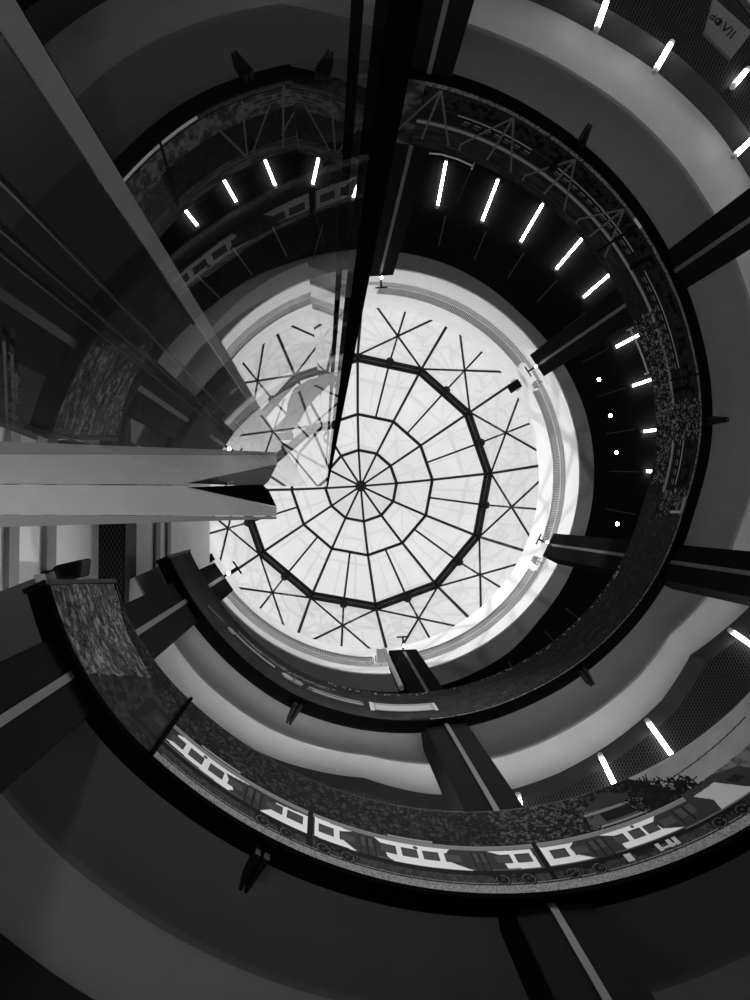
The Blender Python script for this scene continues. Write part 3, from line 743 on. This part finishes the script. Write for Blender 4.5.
# front pane (parallel to the picture's horizontal) and side pane
b = MB(); b.add([m3(-1.6, DY, -1.6), m3(cx, DY, -1.6), m3(cx, DY, HT), m3(-1.6, DY, HT)], [(0, 1, 2, 3)]); b.build('front_pane', M['glass'], lift)
y1 = DY + .0116; y2 = DY + .9
b = MB(); b.add([m3(cx + k * .0116, y1, -1.6), m3(cx + k * .9, y2, -1.6), m3(cx + k * .9, y2, HT), m3(cx + k * .0116, y1, HT)], [(0, 1, 2, 3)]); sidep = b.build('side_pane', M['glass'], lift)
b = MB(); b.prism([m3(cx, DY - .0012, -1.6), m3(cx, y1, -1.6), m3(cx - .0022, y1, -1.6), m3(cx - .0022, DY - .0012, -1.6)], (0, 0, 1.6 + HT)); b.build('corner_post', M['lip'], lift)
b = MB(); b.bar(m3(cx + k * .030, DY + .030, -1.6), m3(cx + k * .030, DY + .030, HT), .0012, .0016); b.build('seal', M['lip'], sidep)
b = MB(); b.prism([m3(-.0324, .0540, -1.6), m3(-.0345, .0568, -1.6), m3(-.0388, .0585, -1.6), m3(-.0362, .0541, -1.6)], (0, 0, 1.6 + 1.12)); b.build('pale_post', M['beam_side'], lift)
b = MB(); b.prism([m3(-.0405, .0600, -1.6), m3(-1.5, .0600, -1.6), m3(-1.5, .0640, -1.6), m3(-.0405, .0640, -1.6)], (0, 0, 1.6 + 1.27)); b.build('dark_panel', M['sheet'], lift)
for az in (134, 138.5, 141):
    x = .0598 / math.tan(math.radians(az)); b = MB(); b.bar(m3(x, .0596, -1.6), m3(x, .0596, 1.2), .0010, .0006); b.build('seam', M['seam'], lift)
b = MB(); b.prism([m3(-.205, .0590, -1.6), m3(-1.5, .0590, -1.6), m3(-1.5, .0598, -1.6), m3(-.205, .0598, -1.6)], (0, 0, 1.6 + 1.26)); b.build('grey_panel', M['back'], lift)
b = MB(); b.bar(m3(-.2035, .0588, -1.6), m3(-.2035, .0588, 1.2), .004, .001); b.build('seam', M['beam_side'], lift)
# pale rail lying against the screen just below its top
zr = HT - .02
def pm(px, py, z):
    d = np.array([px - 375, -(py - 500), F]); u = np.array([d @ _x, d @ _y, d @ _z]); u = u / u[2] * z; return m3(u[0], u[1], z)
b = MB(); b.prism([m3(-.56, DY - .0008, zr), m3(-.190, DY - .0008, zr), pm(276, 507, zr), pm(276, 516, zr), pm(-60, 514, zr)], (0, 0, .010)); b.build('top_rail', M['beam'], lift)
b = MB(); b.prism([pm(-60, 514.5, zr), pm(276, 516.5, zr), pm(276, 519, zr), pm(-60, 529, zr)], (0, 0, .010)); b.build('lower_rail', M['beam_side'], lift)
b = MB(); b.prism([pm(187, 487.2, zr), pm(262, 484.5, zr), pm(268, 490, zr), pm(276, 506.5, zr)], (0, 0, .010)); b.build('rail_bracket', M['lip'], lift)

# curved clip holding the pane, seen through it
b = MB(); cl = [pq(x, y, DY + .008) for x, y in ((333, 377), (318, 383), (306, 392), (298, 404), (293, 418), (283, 430))]
w = [.0022, .0035, .0045, .004, .0035, .0045]
rows = [[c + Vector((0, 0, -1)) * 0 + Vector((a * ww, bb * ww * .3, 0)) for a, bb in ((-1, -1), (1, -1), (1, 1), (-1, 1))] for c, ww in zip(cl, w)]
b.grid(rows, closed=True); b.build('curved_clip', M['beam_side'], lift)
b = MB(); b.bar(pq(276, 437, DY + .008), pq(292, 436, DY + .008), .004, .003); b.build('clip_foot', M['lip'], lift)

# latch rails of the lift door, far left
lk = thing('lift_door_latch', pq(8, 390, .0575), 'pale metal latch rail of the lift door at the far left edge', 'door latch')
for n, pts, w in (('rail', [(4, 338), (6, 385), (7, 425)], .0022), ('rail', [(-6, 386), (7, 388)], .0022), ('rod', [(12, 352), (13, 390), (14, 428)], .0014), ('rod', [(16, 372), (17, 402)], .0014)):
    b = MB()
    for p, q in zip(pts[:-1], pts[1:]): b.bar(pq(*p, .0575), pq(*q, .0575), w, .001)
    b.build(n, M['grey_metal'], lk)
for (x0, y0, x1, y1) in ((8, 348, 13, 352), (7, 364, 12, 368), (12, 376, 19, 381), (13, 388, 20, 391), (13, 398, 20, 401), (8, 404, 15, 408), (9, 414, 17, 419)):
    b = MB(); b.bar(pq(x0, y0, .0572), pq(x1, y1, .0572), .003, .001); b.build('catch', M['grey_metal'], lk)

# gallery spotlights: the lamps on two column heads light the train parapet
for key, (T, z) in (('ur', (432, 1.12)), ('top', (460, 1.12)), ('lr', (405, 1.12))):
    c0, rad, tan, top = colpos[key]
    ld = bpy.data.lights.new('column_spot', 'SPOT'); ld.energy = SPOT_W; ld.spot_size = math.radians(48); ld.spot_blend = 1.0; ld.shadow_soft_size = .08
    lo = bpy.data.objects.new('column_spot', ld); COL.objects.link(lo)
    p = Vector((c0.x, c0.y, top)) - rad * .75 - Vector((0, 0, .45)); lo.location = p
    lo.rotation_euler = (C(T, 1.0, z) - p).to_track_quat('-Z', 'Y').to_euler()

# added fill light in a made-up floor housing, brightening the pale wall and rail
up = W(-.33, -.04, Z0)
e = thing('added_floor_light', up, 'added fill light in a made-up round housing beside the lift, below the picture', 'fill light')
b = MB(); b.tube([up, up + Vector((0, 0, .12)), up + Vector((0, 0, .16))], [.16, .16, .13], 16); b.build('body', M['black'], e)
b = MB(); b.tube([up + Vector((0, 0, .16)), up + Vector((0, 0, .165))], .11, 16); b.build('lens', M['strip'], e)
ld = bpy.data.lights.new('lift_fill', 'SPOT'); ld.energy = LIFT_FILL_W; ld.spot_size = math.radians(120); ld.spot_blend = 1.0; ld.shadow_soft_size = .1
lo = bpy.data.objects.new('lift_fill', ld); COL.objects.link(lo); lo.location = up + Vector((0, 0, .25)); lo.rotation_euler = Vector((0.05, 0, 1)).to_track_quat('-Z', 'Y').to_euler()
